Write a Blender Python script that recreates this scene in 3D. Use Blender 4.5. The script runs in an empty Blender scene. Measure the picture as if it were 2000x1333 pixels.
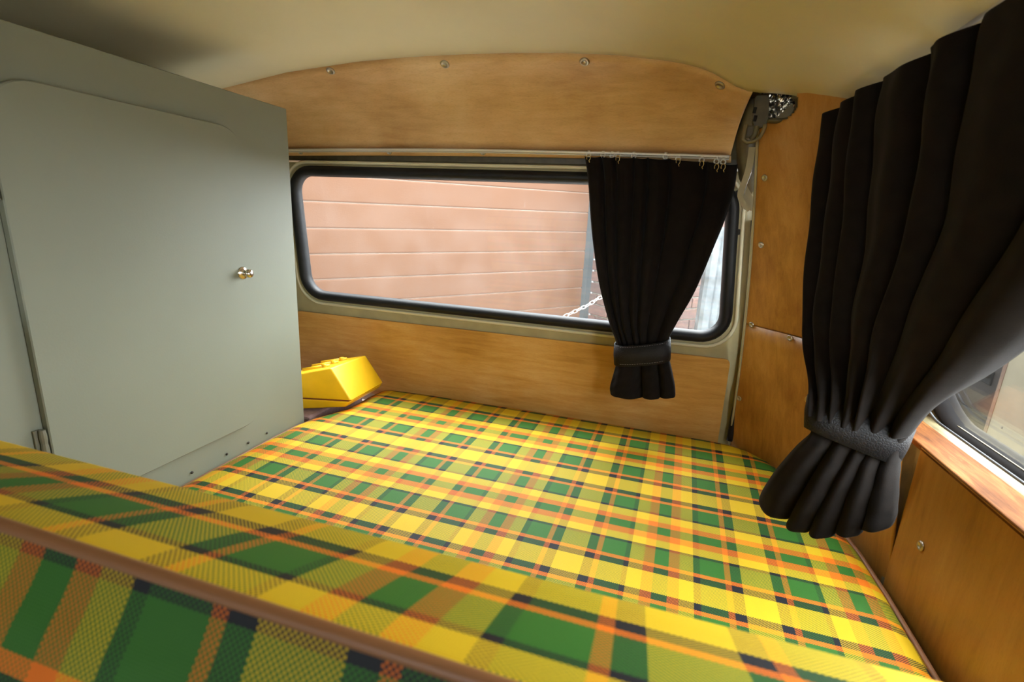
import bpy, bmesh, math, random
from mathutils import Vector, Matrix
from mathutils.bvhtree import BVHTree
random.seed(7)
SC = bpy.context.scene
COL = SC.collection
PI = math.pi

# ------------------------------------------------------------------ camera
F = 946.88                                   # focal length in pixels of the 2000x1333 frame
YAW, PITCH, ROLL = 0.28133, 0.24500, -0.05199
CAM = Vector((0.0, 0.0, 0.5))                # z = 0 is the top of the bed
fw = Vector((-math.sin(YAW)*math.cos(PITCH), math.cos(YAW)*math.cos(PITCH), -math.sin(PITCH)))
rt = Vector((math.cos(YAW), math.sin(YAW), 0.0))
dn = fw.cross(rt)
r2 = rt*math.cos(ROLL) + dn*math.sin(ROLL)
d2 = dn*math.cos(ROLL) - rt*math.sin(ROLL)
cd = bpy.data.cameras.new('camera')
cam = bpy.data.objects.new('camera', cd)
COL.objects.link(cam)
M = Matrix((r2, -d2, -fw)).transposed().to_4x4()
M.translation = CAM
cam.matrix_world = M
cd.sensor_width = 36.0
cd.lens = F/2000*36.0
cd.clip_start = 0.01
cd.clip_end = 200
cd.dof.use_dof = True
cd.dof.focus_distance = 1.05
cd.dof.aperture_fstop = 8.0
SC.camera = cam

# ------------------------------------------------------------------ world, light, exposure
W = bpy.data.worlds.new('overcast_sky')
SC.world = W
W.use_nodes = True
bg = W.node_tree.nodes['Background']
bg.inputs['Color'].default_value = (0.86, 0.94, 1.0, 1)
bg.inputs['Strength'].default_value = 10.0
sun_d = bpy.data.lights.new('hazy_sun', 'SUN'); sun_d.energy = 2.2; sun_d.angle = math.radians(30); sun_d.color = (1.0, .97, .90)
sun = bpy.data.objects.new('hazy_sun', sun_d); COL.objects.link(sun)
sun.rotation_euler = Vector((.08, 1.0, 2.2)).to_track_quat('Z', 'Y').to_euler()     # high, behind the garage
SC.view_settings.view_transform = 'Standard'
SC.view_settings.look = 'None'
SC.view_settings.gamma = 1.0
SC.view_settings.use_curve_mapping = False
SC.view_settings.exposure = 0.97
SC.cycles.max_bounces = 14
SC.cycles.diffuse_bounces = 8
SC.cycles.transparent_max_bounces = 12
SC.cycles.use_denoising = True

def portal(name, c, axx, axy, sx, sy):
    """light portal: lets the renderer find the sky through a window opening; gives off no light itself"""
    ld = bpy.data.lights.new(name, 'AREA')
    ld.shape = 'RECTANGLE'; ld.size = sx; ld.size_y = sy
    ld.cycles.is_portal = True
    o = bpy.data.objects.new(name, ld); COL.objects.link(o)
    X = Vector(axx).normalized(); Y = Vector(axy); Y = (Y - X*Y.dot(X)).normalized(); Z = X.cross(Y)
    m = Matrix((X, Y, Z)).transposed().to_4x4(); m.translation = Vector(c); o.matrix_world = m
    return o
portal('portal_rear_window', (-0.42, 1.25, 0.43), (-1, 0, 0), (0, -.1, 1), 1.2, 0.40)
portal('portal_side_window', (0.47, 0.545, 0.44), (0, 1, 0), (-.37, 0, .93), .90, 0.46)
portal('portal_windscreen', (-0.4, -2.1, 0.42), (1, 0, 0), (0, 0, 1), 1.0, 0.4)

# ------------------------------------------------------------------ pixel helpers
def ray(px, py):
    return r2*((px-1000)/F) + d2*((py-666)/F) + fw
def onax(px, py, ax, val):
    d = ray(px, py)
    return CAM + d*((val-CAM[ax])/d[ax])
def onplane(px, py, p0, n):
    d = ray(px, py); n = Vector(n)
    return CAM + d*((Vector(p0)-CAM).dot(n)/d.dot(n))
TG_P, TG_N = Vector((0, 1.235, 0)), Vector((0, 1, 0.10))
def tgy(z, off=0.0):                       # tailgate plane, leaning a little inwards towards the top
    return 1.235 - 0.10*z + off
def ontg(px, py, off=0.0):
    return onplane(px, py, TG_P + Vector((0, off, 0)), TG_N)

# ------------------------------------------------------------------ mesh helpers
def new_obj(name, bm, mat, parent=None, smooth=True):
    me = bpy.data.meshes.new(name)
    bm.normal_update()
    bm.to_mesh(me); bm.free()
    if mat: me.materials.append(mat)
    if smooth:
        for p in me.polygons: p.use_smooth = True
    o = bpy.data.objects.new(name, me)
    COL.objects.link(o)
    if parent is not None: o.parent = parent
    return o
def autosmooth(o, ang=40):
    o.data.set_sharp_from_angle(angle=math.radians(ang))
    return o
def tag(o, label, cat, group=None, kind=None):
    o['label'] = label; o['category'] = cat
    if group: o['group'] = group
    if kind: o['kind'] = kind
    return o
def empty(name, loc=(0, 0, 0)):
    o = bpy.data.objects.new(name, None); COL.objects.link(o)
    o.location = loc; o.empty_display_size = 0.05
    return o
def adopt(parent, *kids):                   # parent world-space meshes under an Empty that is not at the origin
    bpy.context.view_layer.update()
    for k in kids:
        k.parent = parent
        k.matrix_parent_inverse = parent.matrix_world.inverted()
def box(bm, x0, x1, y0, y1, z0, z1, bev=0.0, seg=2):
    g = bmesh.ops.create_cube(bm, size=1.0)
    for v in g['verts']:
        v.co = Vector((x0+(v.co.x+.5)*(x1-x0), y0+(v.co.y+.5)*(y1-y0), z0+(v.co.z+.5)*(z1-z0)))
    if bev > 0:
        es = list({e for v in g['verts'] for e in v.link_edges})
        bmesh.ops.bevel(bm, geom=es, offset=bev, segments=seg, profile=.5, affect='EDGES')
def obb(bm, c, ax, ay, az, hx, hy, hz, bev=0.0):
    g = bmesh.ops.create_cube(bm, size=2.0)
    c = Vector(c)
    for v in g['verts']:
        v.co = c + Vector(ax)*(v.co.x*hx) + Vector(ay)*(v.co.y*hy) + Vector(az)*(v.co.z*hz)
    if bev > 0:
        es = list({e for v in g['verts'] for e in v.link_edges})
        bmesh.ops.bevel(bm, geom=es, offset=bev, segments=2, profile=.5, affect='EDGES')
def tube(bm, pts, r, n=8, closed=False, ref=(0, 0, 1), rx=None, caps=True):
    """sweep an ellipse (r across, rx along ref) along pts"""
    pts = [Vector(p) for p in pts]; N = len(pts); rings = []
    ref = Vector(ref)
    for i, p in enumerate(pts):
        a = pts[(i-1) % N] if (closed or i > 0) else p
        b = pts[(i+1) % N] if (closed or i < N-1) else p
        t = (b-a).normalized()
        s = t.cross(ref)
        if s.length < 1e-4: s = t.cross(Vector((0.3, 0.9, 0.1)))
        s.normalize(); u = s.cross(t).normalized()
        rr = r[i] if isinstance(r, (list, tuple)) else r
        ru = rr if rx is None else rx
        rings.append([bm.verts.new(p + s*(rr*math.cos(2*PI*k/n)) + u*(ru*math.sin(2*PI*k/n))) for k in range(n)])
    for i in range(N if closed else N-1):
        A, B = rings[i], rings[(i+1) % N]
        for k in range(n):
            bm.faces.new((A[k], A[(k+1) % n], B[(k+1) % n], B[k]))
    if not closed and caps:
        bm.faces.new(rings[0][::-1]); bm.faces.new(rings[-1])
def lathe(bm, prof, c, axis, n=16):
    axis = Vector(axis).normalized()
    s = axis.orthogonal().normalized(); u = axis.cross(s)
    rings = []
    for r, h in prof:
        if r < 1e-6: rings.append([bm.verts.new(Vector(c)+axis*h)])
        else: rings.append([bm.verts.new(Vector(c)+axis*h+s*(r*math.cos(2*PI*k/n))+u*(r*math.sin(2*PI*k/n))) for k in range(n)])
    for A, B in zip(rings, rings[1:]):
        for k in range(n):
            a = [A[k % len(A)], A[(k+1) % len(A)], B[(k+1) % len(B)], B[k % len(B)]]
            a = list(dict.fromkeys(a))
            if len(a) > 2: bm.faces.new(a)
def grid(bm, rows, uvf=None):
    V = [[bm.verts.new(p) for p in r] for r in rows]
    uvl = bm.loops.layers.uv.verify() if uvf else None
    for i in range(len(V)-1):
        for j in range(len(V[i])-1):
            f = bm.faces.new((V[i][j], V[i][j+1], V[i+1][j+1], V[i+1][j]))
            if uvf:
                for l, (a, b) in zip(f.loops, ((i, j), (i, j+1), (i+1, j+1), (i+1, j))): l[uvl].uv = uvf(a, b)
    return V
def face_cam(o):
    s = 0.0
    for p in o.data.polygons: s += p.area*p.normal.dot(CAM - p.center)
    if s < 0: o.data.flip_normals()
    return o
def solidify(o, t, off=-1):
    if off == 1: face_cam(o); off = -1
    m = o.modifiers.new('thickness', 'SOLIDIFY'); m.thickness = t; m.offset = off; return o
def rr(x0, x1, z0, z1, r, n=8):
    """rounded rectangle, counter-clockwise"""
    out = []
    for cx, cz, a0 in ((x1-r, z0+r, -PI/2), (x1-r, z1-r, 0), (x0+r, z1-r, PI/2), (x0+r, z0+r, PI)):
        for k in range(n+1):
            a = a0 + PI/2*k/n
            out.append((cx+r*math.cos(a), cz+r*math.sin(a)))
    return out
def densify(p, m=4, closed=True):
    out = []; N = len(p)
    for i in range(N if closed else N-1):
        a, b = p[i], p[(i+1) % N]
        L = math.dist(a, b); k = max(1, int(L/0.06)) if m else 1
        for j in range(k):
            t = j/k; out.append(tuple(x+(y-x)*t for x, y in zip(a, b)))
    if not closed: out.append(tuple(p[-1]))
    return out
def cr(P, t):
    """Catmull-Rom through a list of tuples/Vectors, t in 0..1"""
    n = len(P)-1; x = min(max(t, 0), 1)*n; i = min(int(x), n-1); f = x-i
    p = [P[max(i-1, 0)], P[i], P[i+1], P[min(i+2, n)]]
    def one(a, b, c, d): return .5*((2*b)+(-a+c)*f+(2*a-5*b+4*c-d)*f*f+(-a+3*b-3*c+d)*f**3)
    if isinstance(p[0], (int, float)): return one(*p)
    r = [one(*[q[k] for q in p]) for k in range(len(p[0]))]
    return Vector(r) if len(r) == 3 else tuple(r)
def lin(P, x):
    if x <= P[0][0]: return P[0][1]
    for (a, u), (b, v) in zip(P, P[1:]):
        if x <= b:
            t = (x-a)/(b-a); return u+(v-u)*t
    return P[-1][1]
def bvh(o):
    me = o.data; me.calc_loop_triangles()
    mw = o.matrix_world
    return BVHTree.FromPolygons([mw @ v.co for v in me.vertices], [list(t.vertices) for t in me.loop_triangles])
def hit(tree, px, py):
    d = ray(px, py).normalized()
    p, n, i, dist = tree.ray_cast(CAM, d)
    if p is None: return None, None
    if n.dot(d) > 0: n = -n
    return p, n

# ------------------------------------------------------------------ materials
def nt(name):
    m = bpy.data.materials.new(name); m.use_nodes = True
    t = m.node_tree; b = t.nodes['Principled BSDF']
    return m, t, b
def plain(name, col, rough=.6, metal=0.0, var=.0, scale=30, bump=0.0, bscale=300, spec=.5, sheen=0.0):
    m, t, b = nt(name); N = t.nodes; L = t.links
    b.inputs['Base Color'].default_value = (*col, 1)
    b.inputs['Roughness'].default_value = rough
    b.inputs['Metallic'].default_value = metal
    b.inputs['Specular IOR Level'].default_value = spec
    if sheen:
        b.inputs['Sheen Weight'].default_value = sheen
        b.inputs['Sheen Roughness'].default_value = .45
    tc = N.new('ShaderNodeTexCoord')
    if var:
        nz = N.new('ShaderNodeTexNoise'); nz.inputs['Scale'].default_value = scale; nz.inputs['Detail'].default_value = 6
        L.new(tc.outputs['Object'], nz.inputs['Vector'])
        r = N.new('ShaderNodeValToRGB')
        r.color_ramp.elements[0].position = .3; r.color_ramp.elements[1].position = .72
        r.color_ramp.elements[0].color = (*[c*(1-var) for c in col], 1)
        r.color_ramp.elements[1].color = (*[min(1, c*(1+var)) for c in col], 1)
        L.new(nz.outputs['Fac'], r.inputs['Fac']); L.new(r.outputs['Color'], b.inputs['Base Color'])
    if bump:
        n2 = N.new('ShaderNodeTexNoise'); n2.inputs['Scale'].default_value = bscale; n2.inputs['Detail'].default_value = 4
        L.new(tc.outputs['Object'], n2.inputs['Vector'])
        bp = N.new('ShaderNodeBump'); bp.inputs['Strength'].default_value = bump; bp.inputs['Distance'].default_value = .002
        L.new(n2.outputs['Fac'], bp.inputs['Height']); L.new(bp.outputs['Normal'], b.inputs['Normal'])
    return m
def wood(name, c0, c1, c2, stretch=(1, 1, 1), rough=.45, blotch=.5):
    """varnished plywood: long grain streaks, cloudy blotches and fine pores"""
    m, t, b = nt(name); N = t.nodes; L = t.links
    tc = N.new('ShaderNodeTexCoord')
    mp = N.new('ShaderNodeMapping'); mp.inputs['Scale'].default_value = stretch
    L.new(tc.outputs['Object'], mp.inputs['Vector'])
    n1 = N.new('ShaderNodeTexNoise'); n1.inputs['Scale'].default_value = 9; n1.inputs['Detail'].default_value = 8
    n1.inputs['Roughness'].default_value = .62; n1.inputs['Distortion'].default_value = .6
    L.new(mp.outputs['Vector'], n1.inputs['Vector'])
    n2 = N.new('ShaderNodeTexNoise'); n2.inputs['Scale'].default_value = 5; n2.inputs['Detail'].default_value = 3
    L.new(tc.outputs['Object'], n2.inputs['Vector'])
    mx = N.new('ShaderNodeMath'); mx.operation = 'MULTIPLY_ADD'; mx.inputs[1].default_value = blotch
    L.new(n2.outputs['Fac'], mx.inputs[0])
    sc = N.new('ShaderNodeMath'); sc.operation = 'MULTIPLY'; sc.inputs[1].default_value = 1-blotch
    L.new(n1.outputs['Fac'], sc.inputs[0]); L.new(sc.outputs[0], mx.inputs[2])
    r = N.new('ShaderNodeValToRGB'); e = r.color_ramp.elements
    e[0].position = .33; e[0].color = (*c0, 1); e[1].position = .68; e[1].color = (*c2, 1)
    k = e.new(.5); k.color = (*c1, 1)
    L.new(mx.outputs[0], r.inputs['Fac'])
    mp2 = N.new('ShaderNodeMapping'); mp2.inputs['Scale'].default_value = [s*5 for s in stretch]
    L.new(tc.outputs['Object'], mp2.inputs['Vector'])
    n3 = N.new('ShaderNodeTexNoise'); n3.inputs['Scale'].default_value = 22; n3.inputs['Detail'].default_value = 3
    L.new(mp2.outputs['Vector'], n3.inputs['Vector'])
    r3 = N.new('ShaderNodeValToRGB'); r3.color_ramp.elements[0].position = .28; r3.color_ramp.elements[1].position = .5
    r3.color_ramp.elements[0].color = (.72, .68, .62, 1); r3.color_ramp.elements[1].color = (1, 1, 1, 1)
    L.new(n3.outputs['Fac'], r3.inputs['Fac'])
    mm = N.new('ShaderNodeMix'); mm.data_type = 'RGBA'; mm.blend_type = 'MULTIPLY'; mm.inputs['Factor'].default_value = .45
    L.new(r.outputs['Color'], mm.inputs['A']); L.new(r3.outputs['Color'], mm.inputs['B'])
    L.new(mm.outputs['Result'], b.inputs['Base Color'])
    b.inputs['Roughness'].default_value = rough
    bp = N.new('ShaderNodeBump'); bp.inputs['Strength'].default_value = .06; bp.inputs['Distance'].default_value = .001
    L.new(n3.outputs['Fac'], bp.inputs['Height']); L.new(bp.outputs['Normal'], b.inputs['Normal'])
    return m

YEL, GRN, ORA, BLK = (.72, .47, .010), (.030, .145, .014), (.80, .175, .004), (.007, .008, .012)
WARP = [(.0142, BLK), (.0085, ORA), (.035, GRN), (.008, BLK), (.0206, YEL), (.0155, ORA), (.021, GRN), (.0153, ORA),
        (.0206, YEL), (.009, BLK), (.0348, GRN), (.0081, ORA), (.0142, BLK), (.0426, YEL)]
WEFT = [(.0128, BLK), (.0085, ORA), (.036, GRN), (.006, BLK), (.021, YEL), (.0145, ORA), (.0217, GRN), (.0165, ORA),
        (.0185, YEL), (.006, BLK), (.037, GRN), (.0085, ORA), (.0125, BLK), (.043, YEL)]
WARP_P = sum(a for a, _ in WARP); WEFT_P = sum(a for a, _ in WEFT)
def plaid():
    """woven plaid: warp stripes over UV.x, weft stripes over UV.y (both in repeats), crossing thread by thread"""
    m, t, b = nt('plaid_cloth'); N = t.nodes; L = t.links
    uv = N.new('ShaderNodeUVMap'); uv.uv_map = 'UVMap'
    sp = N.new('ShaderNodeSeparateXYZ')
    # a hair of weave irregularity
    nz = N.new('ShaderNodeTexNoise'); nz.inputs['Scale'].default_value = 60; nz.inputs['Detail'].default_value = 2
    L.new(uv.outputs['UV'], nz.inputs['Vector'])
    va = N.new('ShaderNodeVectorMath'); va.operation = 'MULTIPLY_ADD'
    va.inputs[1].default_value = (.0016, .0016, 0); L.new(nz.outputs['Color'], va.inputs[0]); L.new(uv.outputs['UV'], va.inputs[2])
    L.new(va.outputs[0], sp.inputs[0])
    def mth(op, a, bb=None):
        n = N.new('ShaderNodeMath'); n.operation = op
        for i, x in enumerate((a, bb)):
            if x is None: continue
            if isinstance(x, (int, float)): n.inputs[i].default_value = x
            else: L.new(x, n.inputs[i])
        return n.outputs[0]
    def ramp(seq, P, src):
        r = N.new('ShaderNodeValToRGB'); r.color_ramp.interpolation = 'CONSTANT'
        e = r.color_ramp.elements; e.remove(e[1])
        pos = 0
        for i, (w, c) in enumerate(seq):
            k = e[0] if i == 0 else e.new(pos/P)
            k.position = pos/P; k.color = (*c, 1); pos += w
        L.new(mth('FRACT', src), r.inputs['Fac']); return r.outputs['Color']
    cw = ramp(WARP, WARP_P, sp.outputs['X']); cf = ramp(WEFT, WEFT_P, sp.outputs['Y'])
    su = mth('SINE', mth('MULTIPLY', sp.outputs['X'], 2*PI*92)); sv = mth('SINE', mth('MULTIPLY', sp.outputs['Y'], 2*PI*92))
    w = mth('MULTIPLY', su, sv)
    f = N.new('ShaderNodeMapRange'); f.inputs['From Min'].default_value = -.70; f.inputs['From Max'].default_value = .25
    L.new(w, f.inputs['Value'])
    mx = N.new('ShaderNodeMix'); mx.data_type = 'RGBA'
    L.new(f.outputs[0], mx.inputs['Factor']); L.new(cw, mx.inputs['A']); L.new(cf, mx.inputs['B'])
    L.new(mx.outputs['Result'], b.inputs['Base Color'])
    b.inputs['Roughness'].default_value = .62
    b.inputs['Specular IOR Level'].default_value = .35
    bp = N.new('ShaderNodeBump'); bp.inputs['Strength'].default_value = .25; bp.inputs['Distance'].default_value = .0006
    h = mth('ADD', mth('ABSOLUTE', su), mth('ABSOLUTE', sv))
    L.new(h, bp.inputs['Height']); L.new(bp.outputs['Normal'], b.inputs['Normal'])
    return m
def glass_mat(name, tint=(.97, .97, .96), dirt=.03):
    m, t, b = nt(name); N = t.nodes; L = t.links
    N.remove(b); out = N['Material Output']
    tr = N.new('ShaderNodeBsdfTransparent'); tr.inputs['Color'].default_value = (*tint, 1)
    gl = N.new('ShaderNodeBsdfGlossy'); gl.inputs['Roughness'].default_value = .02
    fr = N.new('ShaderNodeFresnel'); fr.inputs['IOR'].default_value = 1.35
    ge = N.new('ShaderNodeNewGeometry'); mr = N.new('ShaderNodeMapRange')      # same reflectance from both faces of the pane
    mr.inputs['To Min'].default_value = 1.35; mr.inputs['To Max'].default_value = 1/1.35
    L.new(ge.outputs['Backfacing'], mr.inputs['Value']); L.new(mr.outputs[0], fr.inputs['IOR'])
    mx = N.new('ShaderNodeMixShader')
    L.new(fr.outputs[0], mx.inputs[0]); L.new(tr.outputs[0], mx.inputs[1]); L.new(gl.outputs[0], mx.inputs[2])
    df = N.new('ShaderNodeBsdfTranslucent'); df.inputs['Color'].default_value = (.9, .88, .85, 1)
    tc = N.new('ShaderNodeTexCoord'); nz = N.new('ShaderNodeTexNoise'); nz.inputs['Scale'].default_value = 14; nz.inputs['Detail'].default_value = 8
    L.new(tc.outputs['Object'], nz.inputs['Vector'])
    rm = N.new('ShaderNodeMapRange'); rm.inputs['From Min'].default_value = .35; rm.inputs['From Max'].default_value = .8
    rm.inputs['To Min'].default_value = dirt*.5; rm.inputs['To Max'].default_value = dirt*1.6
    L.new(nz.outputs['Fac'], rm.inputs['Value'])
    m2 = N.new('ShaderNodeMixShader'); L.new(rm.outputs[0], m2.inputs[0]); L.new(mx.outputs[0], m2.inputs[1]); L.new(df.outputs[0], m2.inputs[2])
    L.new(m2.outputs[0], out.inputs['Surface'])
    return m

M_plaid = plaid()
M_pipe = plain('brown_piping', (.27, .115, .045), .5)
M_ply_head = wood('plywood_header', (.50, .285, .105), (.68, .43, .195), (.80, .56, .30), (1.3, 5, 8), .42, .68)
M_ply_low = wood('plywood_tailgate', (.38, .17, .03), (.55, .285, .07), (.66, .40, .15), (.9, 4, 8), .34, .55)
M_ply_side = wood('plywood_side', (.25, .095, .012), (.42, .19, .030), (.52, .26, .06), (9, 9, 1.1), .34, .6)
M_ply_sill = wood('plywood_sill', (.030, .008, .002), (.12, .042, .010), (.24, .105, .032), (14, 1.5, 14), .65, .5)
M_ply_sill.node_tree.nodes['Principled BSDF'].inputs['Specular IOR Level'].default_value = .06
M_ceil = plain('cream_ceiling_board', (.66, .595, .38), .55, var=.05, scale=4, bump=.08, bscale=500)
M_sage = plain('sage_grey_paint', (.200, .210, .158), .50, var=.035, scale=6, bump=.05, bscale=350)
M_olive = plain('olive_body_paint', (.36, .31, .17), .33, var=.10, scale=25)
M_olive_d = plain('worn_shaded_olive_paint', (.20, .165, .085), .45, var=.25, scale=40)  # mottled, darker body paint; shade is put into the colour
M_brk = plain('shaded_olive_paint', (.10, .078, .036), .45, var=.25, scale=60)  # olive darkened further: shade painted into bracket, rim and pillar
M_lip = plain('highlight_lip_paint', (.62, .57, .40), .28)  # lip painted paler than the frame to carry its highlight
M_rub = plain('black_rubber', (.009, .009, .010), .5, var=.3, scale=40, spec=.3)
M_rub2 = plain('side_window_rubber', (.007, .006, .006), .75, spec=.1)
M_dark = plain('dark_cavity', (.015, .012, .010), .9)
M_glass = glass_mat('tailgate_glass', dirt=.010)
M_glass2 = glass_mat('side_glass', dirt=.0008)
M_alu = plain('white_aluminium', (.72, .70, .64), .35, .3)
M_white = plain('white_plastic', (.75, .72, .62), .4)
M_brass = plain('brass_wire', (.55, .40, .14), .3, .9)
M_chrome = plain('nickel_plated', (.66, .60, .52), .22, 1.0)
M_screw = plain('dull_steel', (.50, .46, .38), .32, .9)
M_screw_d = plain('screw_recess', (.05, .04, .03), .6, .5)
M_curt = plain('black_curtain_cloth', (.0080, .0058, .0046), .9, var=.25, scale=60, bump=.15, bscale=700, spec=.12, sheen=.03)
M_leather = plain('black_grained_leather', (.0075, .0065, .0068), .6, var=.2, scale=80, spec=.25)
M_yel = plain('yellow_plastic', (.86, .50, .008), .38, var=.06, scale=30)
M_carpet = plain('mauve_carpet', (.30, .19, .18), .95, var=.15, scale=120, bump=.4, bscale=600)
M_foil = plain('crumpled_foil', (.75, .72, .66), .18, 1.0)

def leather_bump(m):
    t = m.node_tree; N = t.nodes; L = t.links; b = N['Principled BSDF']
    tc = N.new('ShaderNodeTexCoord'); v = N.new('ShaderNodeTexVoronoi'); v.feature = 'DISTANCE_TO_EDGE'; v.inputs['Scale'].default_value = 260
    L.new(tc.outputs['Object'], v.inputs['Vector'])
    r = N.new('ShaderNodeMapRange'); r.inputs['From Max'].default_value = .25; L.new(v.outputs['Distance'], r.inputs['Value'])
    bp = N.new('ShaderNodeBump'); bp.inputs['Strength'].default_value = .5; bp.inputs['Distance'].default_value = .0006
    L.new(r.outputs[0], bp.inputs['Height']); L.new(bp.outputs['Normal'], b.inputs['Normal'])
leather_bump(M_leather)

# ------------------------------------------------------------------ screws
def screw_mesh(r=.0048):
    bm = bmesh.new()
    lathe(bm, [(r*1.35, 0), (r*1.45, r*.18), (r*1.2, r*.5), (r*.82, r*.5), (r*.72, r*.25), (0, r*.25)], (0, 0, 0), (0, 0, 1), 14)
    me = bpy.data.meshes.new('screw'); bm.normal_update(); bm.to_mesh(me); bm.free()
    me.materials.append(M_screw)
    for p in me.polygons: p.use_smooth = True
    bm = bmesh.new()
    for a in (0, PI/2):
        obb(bm, (0, 0, r*.27), (math.cos(a), math.sin(a), 0), (-math.sin(a), math.cos(a), 0), (0, 0, 1), r*.55, r*.13, r*.06)
    me2 = bpy.data.meshes.new('screw_recess'); bm.to_mesh(me2); bm.free(); me2.materials.append(M_screw_d)
    return me, me2
SCREW, RECESS = screw_mesh()
def screw(parent, p, n, s=1.0):
    o = bpy.data.objects.new('screw', SCREW); COL.objects.link(o)
    z = Vector(n).normalized(); m = z.to_track_quat('Z', 'Y').to_matrix().to_4x4()
    m = Matrix.Translation(Vector(p)+z*.0003) @ m @ Matrix.Diagonal((s, s, s, 1))
    o.parent = parent
    o.matrix_world = m
    return o
def screws(panel, pts, s=1.0, parent=None):
    tr = bvh(panel)
    for px, py in pts:
        p, n = hit(tr, px, py)
        if p is not None: screw(parent or panel, p, n, s)

# ================================================================== THE VAN SHELL
def struct(name, bm, mat, label, cat, smooth=False):
    o = new_obj(name, bm, mat, None, smooth)
    return tag(o, label, cat, kind='structure')

# floor
bm = bmesh.new(); box(bm, -1.24, .50, -2.2, 1.24, -.62, -.585)
struct('floor', bm, plain('grey_vinyl_floor', (.12, .10, .085), .6, var=.2), 'dark grey van floor under the bed and the seat', 'floor')

# ceiling: crowned headliner, edges curving down to the side walls; its rear edge follows the header panel
HDR_TOP = [onax(x, y, 1, 1.02) for x, y in ((330, 208), (425, 175), (560, 141), (700, 120), (800, 111), (900, 106), (1000, 103), (1100, 103), (1200, 107),
           (1300, 118), (1345, 126), (1380, 136), (1405, 149), (1430, 165), (1450, 175), (1470, 180))]
rear = [(-1.30, .66)] + [(p.x, p.z) for p in HDR_TOP] + [(.16, .738), (.20, .733), (.235, .718), (.27, .700)]
front = [(-1.30, .66), (-1.18, .735), (-1.0, .77), (-.8, .795), (-.6, .817), (-.42, .824), (-.2, .816), (0, .79), (.10, .764), (.18, .735), (.245, .700), (.27, .690)]
NX = 72
rows = []
for y in [1.02, 1.0, .98, .95, .92, .88, .82, .74, .64, .5, .3, .1, -.2, -.6, -1.0, -1.5, -2.2]:
    k = min(1, max(0, (1.02-y)/.20)); k = k*k*(3-2*k)
    r = []
    for i in range(NX+1):
        x = -1.30 + 1.57*i/NX
        z = lin(rear, x)*(1-k) + lin(front, x)*k
        r.append((x, y, z + .02*min(1, max(0, (.9-y)/1.5))))
    rows.append(r)
bm = bmesh.new(); grid(bm, rows)
o = struct('ceiling', bm, M_ceil, 'cream painted headliner board curving down to both sides', 'ceiling', True)
solidify(o, .006, 1)
bm = bmesh.new(); box(bm, -1.36, .36, -2.2, 1.26, .90, .92)
struct('roof', bm, M_olive_d, 'outer roof panel of the van above the headliner', 'roof')

# header panel of plywood above the tailgate
bot_px = [(330, 292), (425, 291), (560, 290), (700, 289), (800, 289), (900, 290), (1000, 291), (1100, 293), (1200, 296), (1260, 298), (1300, 299), (1335, 300), (1365, 301), (1390, 302), (1410, 302), (1427, 303)]
HB = [onax(x, y, 1, 1.165) for x, y in bot_px]
rows = []
for j in range(13):
    t = j/12
    rows.append([a.lerp(b, t) + Vector((0, .020*math.sin(PI*t), .012*math.sin(PI*t))) for a, b in zip(HB, HDR_TOP)])
rows = [[cr(r, i/60) for i in range(61)] for r in rows]
bm = bmesh.new(); grid(bm, rows)
header = struct('trim_1', bm, M_ply_head, 'curved plywood header panel above the rear window', 'panel', True)
solidify(header, .004, 1)
screws(header, [(646, 137), (869, 124), (1142, 119), (1407, 165)], 1.45)
# narrow plywood strip below the curtain track
bm = bmesh.new()
A = [onax(x, y, 1, 1.163) for x, y in ((545, 291), (800, 291), (1100, 296), (1428, 305))]
B = [onax(x, y, 1, 1.170) for x, y in ((545, 304), (800, 304), (1100, 308), (1428, 318))]
rows = [[cr(A, i/24) for i in range(25)], [cr(B, i/24) for i in range(25)]]
grid(bm, rows)
strip = struct('trim_2', bm, M_ply_head, 'narrow plywood strip under the curtain track', 'strip', True)
solidify(strip, .004, 1)
screws(strip, [(587, 296), (760, 296), (943, 297)], 1.1)

# rear body frame around the tailgate: ring of painted metal with a dark rebate
bm = bmesh.new()
def ring(bm, outer, inner, yo, yi):
    n = len(inner)
    O = [bm.verts.new((x, yo(z), z)) for x, z in outer]; I = [bm.verts.new((x, yi(z), z)) for x, z in inner]
    for k in range(n): bm.faces.new((O[k], O[(k+1) % n], I[(k+1) % n], I[k]))
inner = rr(-1.13, .245, -.30, .648, .04); 
outer = [(x*1.0 + (-.22 if x < -.45 else .22), z + (-.28 if z < .2 else .26)) for x, z in inner]
ring(bm, outer, inner, lambda z: 1.262, lambda z: tgy(z, .018))
rearw = struct('wall_rear', bm, M_olive_d, 'olive painted body frame around the tailgate opening', 'wall', True)
solidify(rearw, .01, 0)
# upper cross member that shows between plywood strip and tailgate
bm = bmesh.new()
box(bm, -1.2, .20, 1.188, 1.25, .630, .668, .004)  # dark paint carries the shade of this gap
struct('trim_3', bm, M_brk, 'shade-darkened olive cross member over the tailgate', 'frame')

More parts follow.
